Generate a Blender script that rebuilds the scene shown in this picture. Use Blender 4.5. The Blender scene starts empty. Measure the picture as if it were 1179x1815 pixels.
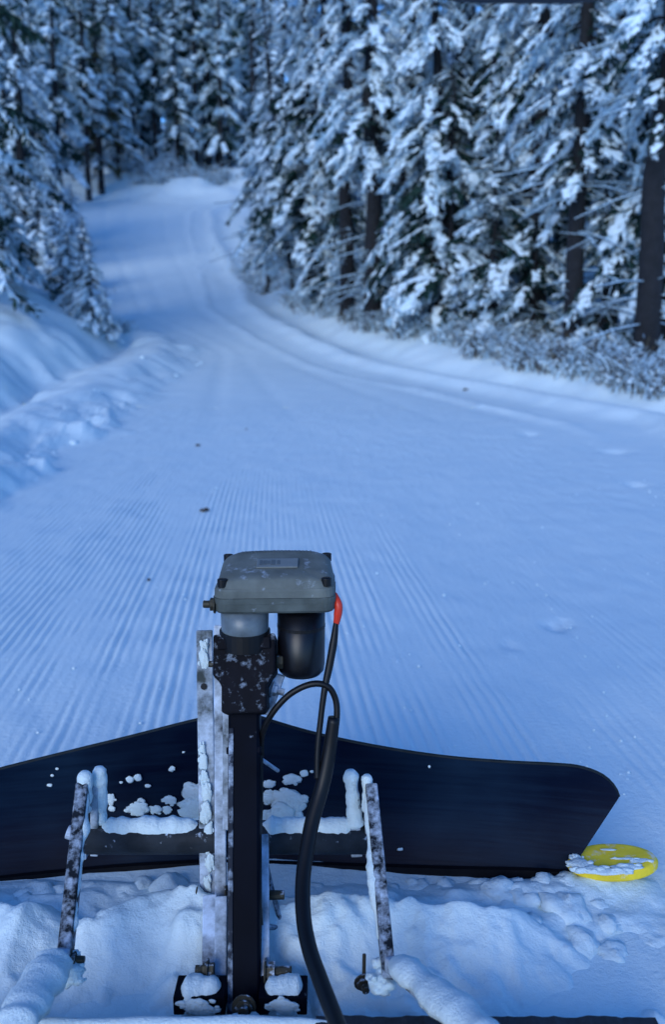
import bpy, bmesh, math, random
import numpy as np
from mathutils import Vector, Matrix, Quaternion

S = bpy.context.scene
COL = S.collection
R = math.radians
# ------------------------------------------------------------------ camera
CAM_H = 1.05
FPX = 1600.0                       # focal length in photograph pixels
CX, CY = 589.5, 907.5
PITCH = math.atan((CY - 600.0) / FPX)      # looking down
cam_d = bpy.data.cameras.new('camera')
cam = bpy.data.objects.new('camera', cam_d); COL.objects.link(cam)
cam.location = (0, 0, CAM_H)
cam.rotation_euler = (math.pi/2 - PITCH, 0, 0)
cam_d.sensor_fit = 'VERTICAL'; cam_d.sensor_height = 36.0
cam_d.lens = FPX / 1815.0 * 36.0
cam_d.clip_start = 0.05; cam_d.clip_end = 1000
cam_d.dof.use_dof = True
cam_d.dof.focus_distance = 1.62
cam_d.dof.aperture_fstop = 3.7
S.camera = cam
# ------------------------------------------------------------------ sky and sun
SUN_EL, SUN_AZ = R(20), R(203)
W = bpy.data.worlds.new('World'); S.world = W; W.use_nodes = True
nt = W.node_tree; nt.nodes.clear()
sky = nt.nodes.new('ShaderNodeTexSky'); sky.sky_type = 'NISHITA'; sky.sun_disc = False
sky.sun_elevation = SUN_EL; sky.sun_rotation = SUN_AZ
sky.air_density = 1.0; sky.dust_density = 0.1; sky.ozone_density = 10.0; sky.altitude = 800
bg = nt.nodes.new('ShaderNodeBackground'); bg.inputs['Strength'].default_value = 0.12
wo = nt.nodes.new('ShaderNodeOutputWorld')
nt.links.new(sky.outputs[0], bg.inputs[0]); nt.links.new(bg.outputs[0], wo.inputs[0])
sl = bpy.data.lights.new('sun', 'SUN'); sun = bpy.data.objects.new('sun', sl); COL.objects.link(sun)
sl.energy = 0.72; sl.angle = R(35); sl.color = (0.98, 0.975, 0.92)
# sun stands behind and to the side of the viewer, well diffused by cloud
d = Vector((math.sin(SUN_AZ)*math.cos(SUN_EL), math.cos(SUN_AZ)*math.cos(SUN_EL), math.sin(SUN_EL)))
sun.rotation_euler = d.to_track_quat('Z', 'Y').to_euler()
S.view_settings.view_transform = 'Standard'; S.view_settings.look = 'None'
S.view_settings.exposure = 1.30; S.view_settings.gamma = 1.0
S.view_settings.use_curve_mapping = False
S.cycles.max_bounces = 6; S.cycles.diffuse_bounces = 3; S.cycles.use_denoising = True
S.cycles.sample_clamp_indirect = 4

# ------------------------------------------------------------------ helpers: pixels to places
_fw = Vector((0, math.cos(PITCH), -math.sin(PITCH)))
_up = Vector((0, math.sin(PITCH), math.cos(PITCH)))
def ray(u, v):
    return _fw + Vector((1, 0, 0))*((u-CX)/FPX) + _up*((CY-v)/FPX)
def at(u, v, Y):
    r = ray(u, v); k = Y/r.y
    return Vector((0, 0, CAM_H)) + r*k
def mpp(p):            # metres per photograph pixel at a point
    return (Vector(p)-Vector((0, 0, CAM_H))).dot(_fw)/FPX

# ------------------------------------------------------------------ noise
def _hash(ix, iy, seed):
    n = (ix.astype(np.int64)*374761393 + iy.astype(np.int64)*668265263 + seed*1442695041) & 0x7fffffff
    n = ((n ^ (n >> 13))*1274126177) & 0x7fffffff
    return ((n ^ (n >> 16)) & 0xffff)/65535.0
def vnoise(x, y, seed=0):
    x = np.asarray(x, float); y = np.asarray(y, float)
    ix = np.floor(x); iy = np.floor(y); fx = x-ix; fy = y-iy
    fx = fx*fx*fx*(fx*(fx*6-15)+10); fy = fy*fy*fy*(fy*(fy*6-15)+10)
    a = _hash(ix, iy, seed); b = _hash(ix+1, iy, seed); c = _hash(ix, iy+1, seed); e = _hash(ix+1, iy+1, seed)
    return (a*(1-fx)+b*fx)*(1-fy) + (c*(1-fx)+e*fx)*fy
def fbm(x, y, seed=0, oct=4):
    s = 0; a = 0.5; t = 0
    for k in range(oct):
        s = s + a*(vnoise(x*2**k+k*17.3, y*2**k-k*9.1, seed+k)-0.5); t += a; a *= 0.5
    return s/t*2
def sstep(a, b, x):
    t = np.clip((x-a)/(b-a), 0, 1); return t*t*(3-2*t)
def table(xs, ys, smooth=1.2):
    g = np.linspace(-12, 190, 4041); v = np.interp(g, xs, ys)
    n = max(1, int(smooth/0.05)); k = np.hanning(2*n+3); k /= k.sum()
    pad = np.pad(v, len(k)//2, mode='edge'); v = np.convolve(pad, k, mode='valid')
    return lambda y: np.interp(y, g, v)

BASE = table([-12, 3, 5, 7.8, 12, 15.5, 21, 27, 34, 43, 55, 65, 80, 110, 160],
             [0, 0, .005, .06, .29, .64, 1.55, 2.75, 4.3, 6.5, 9.4, 11.2, 13.0, 16, 20], 1.6)
XL = table([-12, 0, 6, 8, 12, 16.6, 18.4, 21, 25, 36, 52, 65, 80, 160],
           [-1.9, -2.0, -2.2, -2.3, -2.4, -2.35, -3.3, -4.8, -6, -9.5, -14, -14, -6, 30], .9)
XR = table([-12, 0, 6, 9.5, 12.3, 15, 18, 22.5, 27, 37, 45, 50, 56, 65, 80, 160],
           [2.4, 2.6, 3.1, 3.3, 2.0, .4, -.9, -2.3, -3.0, -4.9, -6.0, -5.0, -1, 4, 16, 60], 1.1)
DENTS = []
def height(X, Y, fine=True):
    X = np.asarray(X, float); Y = np.asarray(Y, float)
    z = BASE(Y).copy() if hasattr(BASE(Y), 'copy') else BASE(Y)
    wob = 0.22*fbm(X*0.9, Y*0.9, 3, 3) + 0.10*fbm(X*3.1, Y*3.1, 5, 2)
    dl = XL(Y) - X + wob*sstep(0, 6, Y)
    near = 1-sstep(16.2, 18.2, Y)
    rag = fbm(X*3.4, Y*2.8, 11, 5)
    wind = near*(0.25 + 0.12*fbm(Y*0.5, Y*0+4.2, 9, 2))*sstep(-0.02, 0.62, dl)
    wind = wind - near*0.20*np.exp(-((dl-1.35)/0.38)**2)
    wind = wind + near*0.09*np.exp(-((dl-0.12)/0.14)**2)*(0.6+rag)         # crumbs along the cut edge
    bank = 0.56*np.clip(dl-1.45, 0, 4) + 0.28*np.clip(dl-5.25, 0, 60)
    farb = 0.42*np.clip(dl-0.2, 0, 3) + 0.25*np.clip(dl-3.2, 0, 60)
    z = z + wind + near*bank + (1-near)*farb
    z = z + rag*0.055*sstep(-0.1, 0.3, dl)*(1-0.6*sstep(1.2, 2.2, dl))
    dr = X - XR(Y) + 0.5*wob
    z = z + sstep(5, 8, Y)*(0.13*np.exp(-((dr-0.2)/0.22)**2) - 0.07*np.exp(-((dr-0.85)/0.3)**2)
             + 0.17*sstep(0.6, 1.7, dr)) + 0.10*np.clip(dr-0.3, 0, 6) + 0.14*np.clip(dr-6, 0, 80)
    z = z + 0.045*np.exp(-((dr+0.75)/0.10)**2)*sstep(8, 10, Y)*(0.4+vnoise(Y*1.1, X*.2, 77))
    rise = sstep(49.5, 54, Y + .10*(X+12) + 1.2*fbm(X*.35, Y*.35, 55, 2))
    z = z + rise*(1.1+.8*fbm(X*.5, Y*.5, 57, 3))
    z = z + 0.05*fbm(X*0.8, Y*0.8, 21, 3)*sstep(0.2, 1.0, np.maximum(dl, dr))
    z = z + 0.16*fbm(X*0.22, Y*0.22, 31, 3)*sstep(0.6, 3.0, np.maximum(dl, dr))
    on = 1-sstep(-0.2, 0.2, np.maximum(dl, dr))
    z = z + on*0.012*fbm(X*1.3, Y*0.7, 41, 3)
    # faint tracks of earlier passes along the trail
    mid = 0.5*(XL(Y)+XR(Y)); hw = 0.5*(XR(Y)-XL(Y)); tt = (X-mid)/hw
    for t0, wdt, dep in ((-.62, .05, .028), (-.28, .045, .016), (.3, .05, .016), (.62, .05, .018)):
        z = z - on*sstep(8, 13, Y)*dep*np.exp(-((tt-t0)/wdt)**2)
    for (dx, dy, r, dep) in DENTS:
        z = z - dep*np.exp(-(((X-dx)**2+(Y-dy)**2)/r**2))
    if fine:
        c = X + 0.09*Y - 0.0035*np.clip(Y-2, 0, 20)**2
        band = np.interp(c, [-2.4, -1.3, -.95, -.9, -.47, -.44, -.40, -.37, -.17, -.13, .22, .28, .48, .52, .585, .61, .72, .75, .90, .94, 1.04, 1.08, 1.3, 2.7],
                            [.7, .6, .8, 1.1, 1.1, .3, .3, 1.1, 1.0, .6, .6, 1.1, 1.1, .12, .12, 1.0, .9, .12, .15, .6, .55, .12, .3, .25])
        band = band*sstep(1.66, 1.8, Y)*(0.55+0.6*vnoise(c*9+3.3, Y*.35, 61))
        reach = 5.2 + 4.2*(vnoise(c*4.1, c*0+.7, 67)-.4) - 2.2*sstep(.5, 1.0, c)
        fade = 1-sstep(reach-1.3, reach+1.0, Y)
        worn = 0.15+0.85*sstep(.28, .58, .55*vnoise(c*7.0, Y*2.2, 71)+.45*vnoise(c*24, Y*5, 73))
        wv = 0.5+0.5*np.cos(2*np.pi*(c+.002*fbm(X*1.1, Y*.5, 63, 2))/0.0335)
        z = z + on*band*fade*worn*0.0080*(wv**0.8-0.5)
        z = z + on*(0.006*fbm(X*8, Y*6, 81, 4)+.004*np.clip(fbm(X*26, Y*22, 83, 2)-.25, 0, 1))
    return z
def h1(x, y):
    return float(height(np.array([x]), np.array([y]), False)[0])
def ground_hit(u, v, y0=1.7, y1=120):
    r = ray(u, v); ys = np.linspace(y0, y1, 6000); k = ys/r.y
    zz = CAM_H + r.z*k; hh = height(r.x*k, ys, False)
    i = np.argmax(hh >= zz)
    if i == 0: return None
    return Vector((r.x*k[i], ys[i], hh[i]))
for (u, v, r, dep) in ((985, 1112, .035, .03), (1003, 1105, .03, .025), (905, 1148, .03, .02), (1090, 800, .10, .05), (1130, 860, .07, .04), (940, 770, .09, .035), (300, 700, .1, .02)):
    p = ground_hit(u, v); DENTS.append((p.x, p.y, r, dep))

# ------------------------------------------------------------------ materials
def mat(name):
    m = bpy.data.materials.new(name); m.use_nodes = True
    n = m.node_tree; b = n.nodes['Principled BSDF']
    return m, n, b
def N(n, t, **kw):
    x = n.nodes.new(t)
    for k, v in kw.items():
        if k in x.inputs: x.inputs[k].default_value = v
        else: setattr(x, k, v)
    return x
def noise(n, scale, detail=4, rough=.55, coord='Object'):
    tc = N(n, 'ShaderNodeTexCoord'); t = N(n, 'ShaderNodeTexNoise')
    t.inputs['Scale'].default_value = scale; t.inputs['Detail'].default_value = detail; t.inputs['Roughness'].default_value = rough
    n.links.new(tc.outputs[coord], t.inputs['Vector']); return t
def ramp(n, src, p0, p1, c0=(0, 0, 0, 1), c1=(1, 1, 1, 1)):
    r = N(n, 'ShaderNodeValToRGB'); e = r.color_ramp.elements
    e[0].position = p0; e[1].position = p1; e[0].color = c0; e[1].color = c1
    n.links.new(src, r.inputs[0]); return r
def bump(n, b, src, dist, strength=1.0):
    x = N(n, 'ShaderNodeBump'); x.inputs['Distance'].default_value = dist; x.inputs['Strength'].default_value = strength
    n.links.new(src, x.inputs['Height']); n.links.new(x.outputs[0], b.inputs['Normal']); return x
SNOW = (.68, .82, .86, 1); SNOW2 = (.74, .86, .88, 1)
def snow_mat(name, gs=70, gd=.004, big=3.0):
    m, n, b = mat(name)
    t = noise(n, big, 5); r = ramp(n, t.outputs[0], .3, .7, SNOW, SNOW2)
    n.links.new(r.outputs[0], b.inputs['Base Color'])
    b.inputs['Roughness'].default_value = .7; b.inputs['Specular IOR Level'].default_value = .25
    g = noise(n, gs, 6, .7); bump(n, b, g.outputs[0], gd, .8)
    return m
M = {}
M['snow'] = snow_mat('snow', 60, .006)
M['heap_snow'] = snow_mat('heap_snow', 60, .006, 9)
M['crust'] = snow_mat('crust', 190, .006, 30)
M['clod_snow'] = snow_mat('clod_snow', 5, .004, 1.2)
def frost_mat(name, base, lo, hi, up=.5, scale=28, rough=.55, metallic=0.0, bd=.002, spec=.08):
    """paint or steel with rime: noise decides where it sticks, upward faces hold more"""
    m, n, b = mat(name)
    t = noise(n, scale, 6, .65); g = N(n, 'ShaderNodeNewGeometry'); sx = N(n, 'ShaderNodeSeparateXYZ')
    n.links.new(g.outputs['Normal'], sx.inputs[0])
    mu = N(n, 'ShaderNodeMath', operation='MULTIPLY_ADD'); mu.inputs[1].default_value = up
    n.links.new(sx.outputs['Z'], mu.inputs[0]); n.links.new(t.outputs[0], mu.inputs[2])
    r = ramp(n, mu.outputs[0], lo, hi)
    t2 = noise(n, scale*.35, 4); c = ramp(n, t2.outputs[0], .35, .65, tuple(x*.7 for x in base)+(1,), tuple(min(1, x*1.25) for x in base)+(1,))
    mx = N(n, 'ShaderNodeMix', data_type='RGBA')
    n.links.new(r.outputs[0], mx.inputs[0]); n.links.new(c.outputs[0], mx.inputs[6]); mx.inputs[7].default_value = (.62, .73, .88, 1)
    n.links.new(mx.outputs[2], b.inputs['Base Color'])
    rr = N(n, 'ShaderNodeMapRange'); rr.inputs[3].default_value = rough; rr.inputs[4].default_value = .8
    n.links.new(r.outputs[0], rr.inputs[0]); n.links.new(rr.outputs[0], b.inputs['Roughness'])
    b.inputs['Metallic'].default_value = metallic; b.inputs['Specular IOR Level'].default_value = spec
    bump(n, b, mu.outputs[0], bd, .6)
    return m
M['black_paint'] = frost_mat('black_paint', (.0022, .0036, .0085), .70, .95, .03, 26, .45, 0, .0003, .03)
M['cast_black'] = frost_mat('cast_black', (.006, .006, .009), .60, .98, .10, 55, .65, 0, .0015)
M['tube_black'] = frost_mat('tube_black', (.022, .027, .034), .66, .80, .10, 70, .5)
M['rimed_steel'] = frost_mat('rimed_steel', (.045, .052, .055), .34, .68, .10, 20, .5)
M['rimed_plate'] = frost_mat('rimed_plate', (.055, .068, .068), .36, .74, .06, 22, .55)
M['bar_steel'] = frost_mat('bar_steel', (.010, .013, .018), .46, .86, .06, 60, .5)
M['worn_edge'] = frost_mat('worn_edge', (.020, .026, .040), .52, .80, .05, 30, .5)
M['bolt'] = frost_mat('bolt', (.05, .047, .036), .62, .80, .12, 80, .45, .3)
def plain(name, c, rough=.5, sc=40, var=.25, bd=.0006, spec=.5):
    m, n, b = mat(name)
    t = noise(n, sc, 6, .6)
    r = ramp(n, t.outputs[0], .3, .7, tuple(x*(1-var) for x in c)+(1,), tuple(min(1, x*(1+var)) for x in c)+(1,))
    n.links.new(r.outputs[0], b.inputs['Base Color']); b.inputs['Roughness'].default_value = rough
    b.inputs['Specular IOR Level'].default_value = spec
    bump(n, b, t.outputs[0], bd, .6)
    return m
m, n, b = mat('blade')
tc = N(n, 'ShaderNodeTexCoord'); mp = N(n, 'ShaderNodeMapping'); mp.inputs['Scale'].default_value = (2.5, 2.5, 55)
n.links.new(tc.outputs['Object'], mp.inputs[0]); sc_ = N(n, 'ShaderNodeTexNoise'); sc_.inputs['Scale'].default_value = 1.6; sc_.inputs['Detail'].default_value = 8; sc_.inputs['Roughness'].default_value = .7
n.links.new(mp.outputs[0], sc_.inputs['Vector'])
lo_ = noise(n, 3.2, 3); ad = N(n, 'ShaderNodeMath', operation='MULTIPLY_ADD'); ad.inputs[1].default_value = .55
n.links.new(sc_.outputs[0], ad.inputs[0]); n.links.new(lo_.outputs[0], ad.inputs[2])
r = ramp(n, ad.outputs[0], .62, 1.05, (.0009, .0034, .0140, 1), (.007, .019, .040, 1))
n.links.new(r.outputs[0], b.inputs['Base Color']); b.inputs['Roughness'].default_value = .42; b.inputs['Specular IOR Level'].default_value = .10
bump(n, b, sc_.outputs[0], .0006, .6); M['blade'] = m
M['blade_highlight'] = plain('blade_highlight', (.012, .018, .022), .5, 40, .3, .0005, .1)  # lighter tone for the highlight painted on the blade's top edge
M['edge_rubber'] = plain('edge_rubber', (.003, .003, .005), .6, 40, .25, .0006, .2)
M['housing'] = frost_mat('housing', (.13, .145, .135), .62, 1.0, .06, 40, .5, 0, .0004)
M['housing_base'] = frost_mat('housing_base', (.085, .10, .095), .62, .95, .06, 60, .5, 0, .0004)
M['plate'] = plain('plate', (.15, .165, .16), .4, 60, .1)
M['plate_print'] = plain('plate_print', (.085, .10, .10), .5, 60, .1)
M['dark'] = plain('dark', (.004, .004, .005), .45, 40, .25, .0006, .3)
M['can'] = plain('can', (.003, .0035, .006), .35, 40, .2, .0003, .4)
M['neck'] = plain('neck', (.12, .15, .17), .35)
M['cable'] = plain('cable', (.003, .003, .004), .45, 40, .2, .0003, .3)
M['red'] = plain('red', (.62, .035, .012), .4, 30, .1)
M['yellow'] = frost_mat('yellow', (.72, .53, .035), .60, .80, .05, 26, .5)
M['wood'] = plain('wood', (.20, .125, .06), .7, 30, .4)
M['rubber'] = plain('rubber', (.010, .013, .020), .65, 60, .5, .003)
M['bark'] = None
m, n, b = mat('bark')
t = noise(n, 9, 6, .7); r = ramp(n, t.outputs[0], .35, .7, (.004, .005, .007, 1), (.014, .015, .019, 1))
n.links.new(r.outputs[0], b.inputs['Base Color']); b.inputs['Roughness'].default_value = .9; bump(n, b, t.outputs[0], .03, 1.0)
M['bark'] = m
def needle_mat(name, a, c):
    m, n, b = mat(name)
    t = noise(n, 2.2, 4); r = ramp(n, t.outputs[0], .3, .72, a+(1,), c+(1,))
    n.links.new(r.outputs[0], b.inputs['Base Color']); b.inputs['Roughness'].default_value = .75
    b.inputs['Specular IOR Level'].default_value = .2
    return m
M['needle'] = needle_mat('needle', (.008, .028, .024), (.026, .064, .050))
M['needle_olive'] = needle_mat('needle_olive', (.030, .040, .020), (.085, .085, .045))
M['rime'] = needle_mat('rime', (.38, .56, .68), (.60, .80, .93))
M['bough_snow'] = needle_mat('bough_snow', (.66, .81, .88), (.76, .89, .94))
M['twig'] = needle_mat('twig', (.035, .03, .027), (.10, .082, .066))
M['straw'] = needle_mat('straw', (.09, .08, .05), (.20, .18, .12))

# ------------------------------------------------------------------ mesh helpers
class MB:
    def __init__(s): s.v = []; s.f = []; s.m = []
    def add(s, vs, fs, mi=0):
        o = len(s.v); s.v += [tuple(x) for x in vs]; s.f += [tuple(i+o for i in f) for f in fs]; s.m += [mi]*len(fs)
    def box(s, c, size, M3=None, mi=0):
        c = Vector(c); hx, hy, hz = (k/2 for k in size)
        vs = [Vector((x, y, z)) for x in (-hx, hx) for y in (-hy, hy) for z in (-hz, hz)]
        if M3 is not None: vs = [M3 @ v for v in vs]
        s.add([c+v for v in vs], [(0, 1, 3, 2), (4, 6, 7, 5), (0, 4, 5, 1), (2, 3, 7, 6), (0, 2, 6, 4), (1, 5, 7, 3)], mi)
    def tube(s, pts, rad, n=10, cap=True, mi=0, flat=1.0, jit=0, rng=None):
        pts = [Vector(p) for p in pts]; k = len(pts)
        if not hasattr(rad, '__len__'): rad = [rad]*k
        o = len(s.v); ref = None
        for i, p in enumerate(pts):
            t = (pts[min(i+1, k-1)]-pts[max(i-1, 0)]).normalized()
            if ref is None:
                a = Vector((0, 0, 1)) if abs(t.z) < .9 else Vector((1, 0, 0)); ref = t.cross(a).normalized()
            ref = (ref - t*ref.dot(t)).normalized(); b2 = t.cross(ref)
            for j in range(n):
                an = 2*math.pi*j/n; rr = rad[i]
                if jit: rr *= 1+jit*(rng.random()-.5)
                s.v.append(tuple(p + ref*math.cos(an)*rr + b2*math.sin(an)*rr*flat))
        for i in range(k-1):
            for j in range(n):
                s.f.append((o+i*n+j, o+i*n+(j+1) % n, o+(i+1)*n+(j+1) % n, o+(i+1)*n+j)); s.m.append(mi)
        if cap:
            s.f.append(tuple(o+j for j in range(n))[::-1]); s.m.append(mi)
            s.f.append(tuple(o+(k-1)*n+j for j in range(n))); s.m.append(mi)
    def prism(s, poly, axis, mi=0):
        """poly: list of Vectors, extruded by the vector axis"""
        k = len(poly); poly = [Vector(p) for p in poly]; axis = Vector(axis)
        s.add(poly+[p+axis for p in poly], [tuple(range(k))[::-1], tuple(range(k, 2*k))] + [(i, (i+1) % k, (i+1) % k+k, i+k) for i in range(k)], mi)
    def build(s, name, mats, parent=None, smooth=False, bevel=0, seg=2, kind=None):
        me = bpy.data.meshes.new(name); me.from_pydata(s.v, [], s.f)
        mats = mats if isinstance(mats, (list, tuple)) else [mats]
        for x in mats: me.materials.append(M[x] if isinstance(x, str) else x)
        if len(mats) > 1: me.polygons.foreach_set('material_index', s.m)
        bm = bmesh.new(); bm.from_mesh(me); bmesh.ops.recalc_face_normals(bm, faces=bm.faces)
        if bevel:
            ed = [e for e in bm.edges if len(e.link_faces) == 2 and e.calc_face_angle(0) > R(40)]
            bmesh.ops.bevel(bm, geom=ed, offset=bevel, segments=seg, profile=.5, affect='EDGES', clamp_overlap=True)
        bm.to_mesh(me); bm.free()
        if smooth: me.polygons.foreach_set('use_smooth', [True]*len(me.polygons))
        o = bpy.data.objects.new(name, me); COL.objects.link(o)
        if parent: o.parent = parent
        if kind: o['kind'] = kind
        return o
def quick(name, verts, faces, mats, mi=None, smooth=False):
    me = bpy.data.meshes.new(name)
    verts = np.asarray(verts, np.float32); faces = np.asarray(faces, np.int32)
    me.vertices.add(len(verts)); me.vertices.foreach_set('co', verts.ravel())
    k = faces.shape[1]
    me.loops.add(faces.size); me.loops.foreach_set('vertex_index', faces.ravel())
    me.polygons.add(len(faces)); me.polygons.foreach_set('loop_start', np.arange(0, faces.size, k, dtype=np.int32))
    for x in mats: me.materials.append(M[x])
    if mi is not None: me.polygons.foreach_set('material_index', np.asarray(mi, np.int32))
    me.polygons.foreach_set('use_smooth', np.full(len(faces), smooth))
    me.update(calc_edges=True); me.validate()
    return me
def link(name, me, parent=None, loc=(0, 0, 0), rz=0, sc=1):
    o = bpy.data.objects.new(name, me); COL.objects.link(o); o.location = loc; o.rotation_euler = (0, 0, rz)
    o.scale = (sc, sc, sc) if not hasattr(sc, '__len__') else sc
    if parent: o.parent = parent
    return o
def tag(o, label, cat, group=None):
    o['label'] = label; o['category'] = cat
    if group: o['group'] = group
    return o
def thing(name, label, cat, loc=(0, 0, 0), group=None):
    o = bpy.data.objects.new(name, None); COL.objects.link(o); o.location = loc; o.empty_display_size = .1
    return tag(o, label, cat, group)

# ------------------------------------------------------------------ the snow: trail, banks, hillside
def grid(name, xs, ys, fn, m='snow', kind='structure', shear=True):
    Xc, Yc = np.meshgrid(xs, ys)
    X = Xc - (0.09*Yc - 0.0035*np.clip(Yc-2, 0, 20)**2)*(1 if shear else 0)
    Z = fn(X, Yc)
    V = np.stack([X, Yc, Z], -1).reshape(-1, 3); nx, ny = len(xs), len(ys)
    i = np.arange(nx*ny).reshape(ny, nx)
    F = np.stack([i[:-1, :-1], i[:-1, 1:], i[1:, 1:], i[1:, :-1]], -1).reshape(-1, 4)
    o = link(name, quick(name, V, F, [m], smooth=True)); o['kind'] = kind
    return o
def grow(a, b, s0, s1):
    out = [a]; 
    while out[-1] < b:
        f = (out[-1]-a)/(b-a); out.append(out[-1]+s0+(s1-s0)*f)
    out[-1] = b; return np.array(out)
ROWS = grow(-3.0, 1.4, .25, .04); ROWS = np.concatenate([ROWS[:-1], grow(1.4, 11, .04, .075)])
C0, C1 = -2.35, 2.75
TRC = np.arange(C0, C1+1e-6, (C1-C0)/940)
grid('groomed_trail', TRC, ROWS, height)
left_c = C0-grow(0, 60, .05, 1.6)[::-1]
right_c = C1+grow(0, 60, .05, 1.6)
grid('snow_bank_left', left_c, ROWS, height)
grid('snow_bank_right', right_c, ROWS, height)
FARR = np.concatenate([grow(11, 30, .075, .14)[:-1], grow(30, 70, .14, .6)[:-1], grow(70, 180, .6, 6)])
far_c = np.concatenate([C0-14-grow(0, 100, .2, 6)[::-1][:-1], np.linspace(C0-14, C1+9, 300), C1+9+grow(0, 100, .2, 6)[1:]])
grid('snow_hillside', far_c, FARR, height)

# ------------------------------------------------------------------ heap of ploughed snow between vehicle and blade
def crest(X):
    return np.interp(X, [-1.3, -.60, -.53, -.46, -.36, -.29, -.24, -.14, -.03, .05, .11, .21, .31, .38, .46, .6], [.07, .078, .08, .028, .06, .085, .09, .08, .072, .072, .062, .074, .056, .01, -.02, -.03])
def heap(X, Y):
    n1 = fbm(X*5.5, Y*5.5, 101, 3); n2 = fbm(X*21, Y*21, 105, 4)
    yc = 1.415 + .04*fbm(X*4, X*0+1.5, 107, 3) + .018*fbm(X*24, X*0, 109, 2)
    zc = crest(X)*(1+.18*fbm(X*7, X*0+9, 111, 3)) + .008
    front = zc - (zc+.012)*sstep(-.02, .21, yc-Y)
    drop = sstep(0, .06, Y-yc)
    z = front*(1-drop) + (.004+.012*n1)*drop
    z = z + (.026*n1 + .010*n2 + .040*np.clip(fbm(X*12, Y*12, 131, 4)-.05, 0, 1))*(1-drop)
    lump = np.clip(fbm(X*8, Y*8, 121, 3)+.02, 0, 1)
    z = z + drop*(.036*lump + .010*n2)*(1-.7*sstep(1.53, 1.6, Y))
    z = z + .012*sstep(1.50, 1.58, Y)*(.2+n1)
    edge = np.minimum(np.minimum(sstep(-1.35, -1.15, X), 1-sstep(.56, .74, X)), 1-sstep(1.58, 1.66, Y))
    return z*edge - .02*(1-edge)
grid('ploughed_snow', np.arange(-1.4, .75, .0055), np.arange(.55, 1.80, .0055), heap, 'heap_snow', 'stuff', False)

# ------------------------------------------------------------------ snow lumps
rng = random.Random(7)
def clod_mesh(seed, flat=.75):
    bm = bmesh.new(); bmesh.ops.create_icosphere(bm, subdivisions=3, radius=1)
    for v in bm.verts:
        p = v.co; k = 1 + .42*float(fbm(np.array(p.x*1.3+seed*7.1+p.z*.9), np.array(p.y*1.3+p.z*1.1-seed*3), seed, 3)) + .26*float(fbm(np.array(p.x*3.6+seed), np.array(p.y*3.6+p.z*3), seed+9, 3))
        v.co = Vector((p.x, p.y, p.z*flat))*k
    me = bpy.data.meshes.new('snow_clod'); bm.to_mesh(me); bm.free(); me.materials.append(M['clod_snow'])
    me.polygons.foreach_set('use_smooth', [True]*len(me.polygons)); return me
CLODS = [clod_mesh(k) for k in range(6)]
clod_px = [(885, 1580, 34), (930, 1590, 30), (965, 1560, 24), (1000, 1600, 40), (1035, 1650, 34), (850, 1555, 22), (1010, 1560, 18),
           (740, 1548, 20), (790, 1552, 18), (690, 1555, 18), (250, 1560, 30), (300, 1565, 36), (215, 1580, 22), (60, 1575, 26), (110, 1570, 22),
           (30, 1590, 24), (1075, 1620, 26), (1060, 1590, 20), (940, 1640, 20), (560, 1560, 16), (160, 1562, 17), (1090, 1665, 22), (920, 1560, 16)]
for k, (u, v, s) in enumerate(clod_px):
    p = at(u, v, 1.0); r = ray(u, v); t = (CAM_H-.02)/(-r.z); p = Vector((0, 0, CAM_H))+r*t
    o = link('snow_clod', CLODS[k % 6], None, (p.x, p.y, max(float(heap(np.array([p.x]), np.array([p.y]))[0]), .0)-.014), rng.random()*6, s*mpp(p)*rng.uniform(.9, 1.5))
    tag(o, 'loose lump of ploughed snow lying along the foot of the black blade', 'snow lump', 'snow lumps along the blade')
for k in range(16):
    y = rng.uniform(5.5, 15.5); x = float(XL(np.array([y]))[0]) - rng.uniform(-.25, .55)
    o = link('snow_clod', CLODS[k % 6], None, (x, y, h1(x, y)-.006), rng.random()*6, rng.uniform(.02, .045))
    tag(o, 'crumbled snow lump on the cut edge of the left windrow', 'snow lump', 'snow lumps along the windrow')

mb = MB(); rg = random.Random(21)
for k in range(380):
    y = 1.9+6.5*rg.random()**1.4; x = rg.uniform(-.45, .45)*y; z = h1(x, y); r_ = rg.uniform(.003, .007)*(1 if rg.random() < .9 else 1.8)
    c = Vector((x, y, z+r_*.2)); vs = [c+Vector((rg.uniform(.6, 1.2)*a*r_, rg.uniform(.6, 1.2)*b_*r_, rg.uniform(.6, 1.1)*e_*r_)) for a, b_, e_ in ((1, 0, 0), (-1, 0, 0), (0, 1, 0), (0, -1, 0), (0, 0, 1), (0, 0, -.4))]
    mb.add(vs, [(0, 2, 4), (2, 1, 4), (1, 3, 4), (3, 0, 4), (2, 0, 5), (1, 2, 5), (3, 1, 5), (0, 3, 5)])
mb.build('snow_crumbs', 'clod_snow', None, smooth=True, kind='stuff')
# ------------------------------------------------------------------ the groomer blade with its linkage and actuator
G = thing('snow_plough', 'black bladed snow plough with rimed steel linkage and grey topped actuator mast', 'plough', (at(430, 1790, 1.27).x, 1.27, 0))
bpy.context.view_layer.update()
def part(mb, name, mats, parent=None, **kw):
    o = mb.build(name, mats, None, **kw)
    par = parent or G
    o.parent = par   # part meshes are made in world coordinates; only the plough's own Empty is moved
    o.matrix_parent_inverse = Matrix.Translation(-G.location) if par is G else Matrix.Identity(4)
    return o
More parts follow.
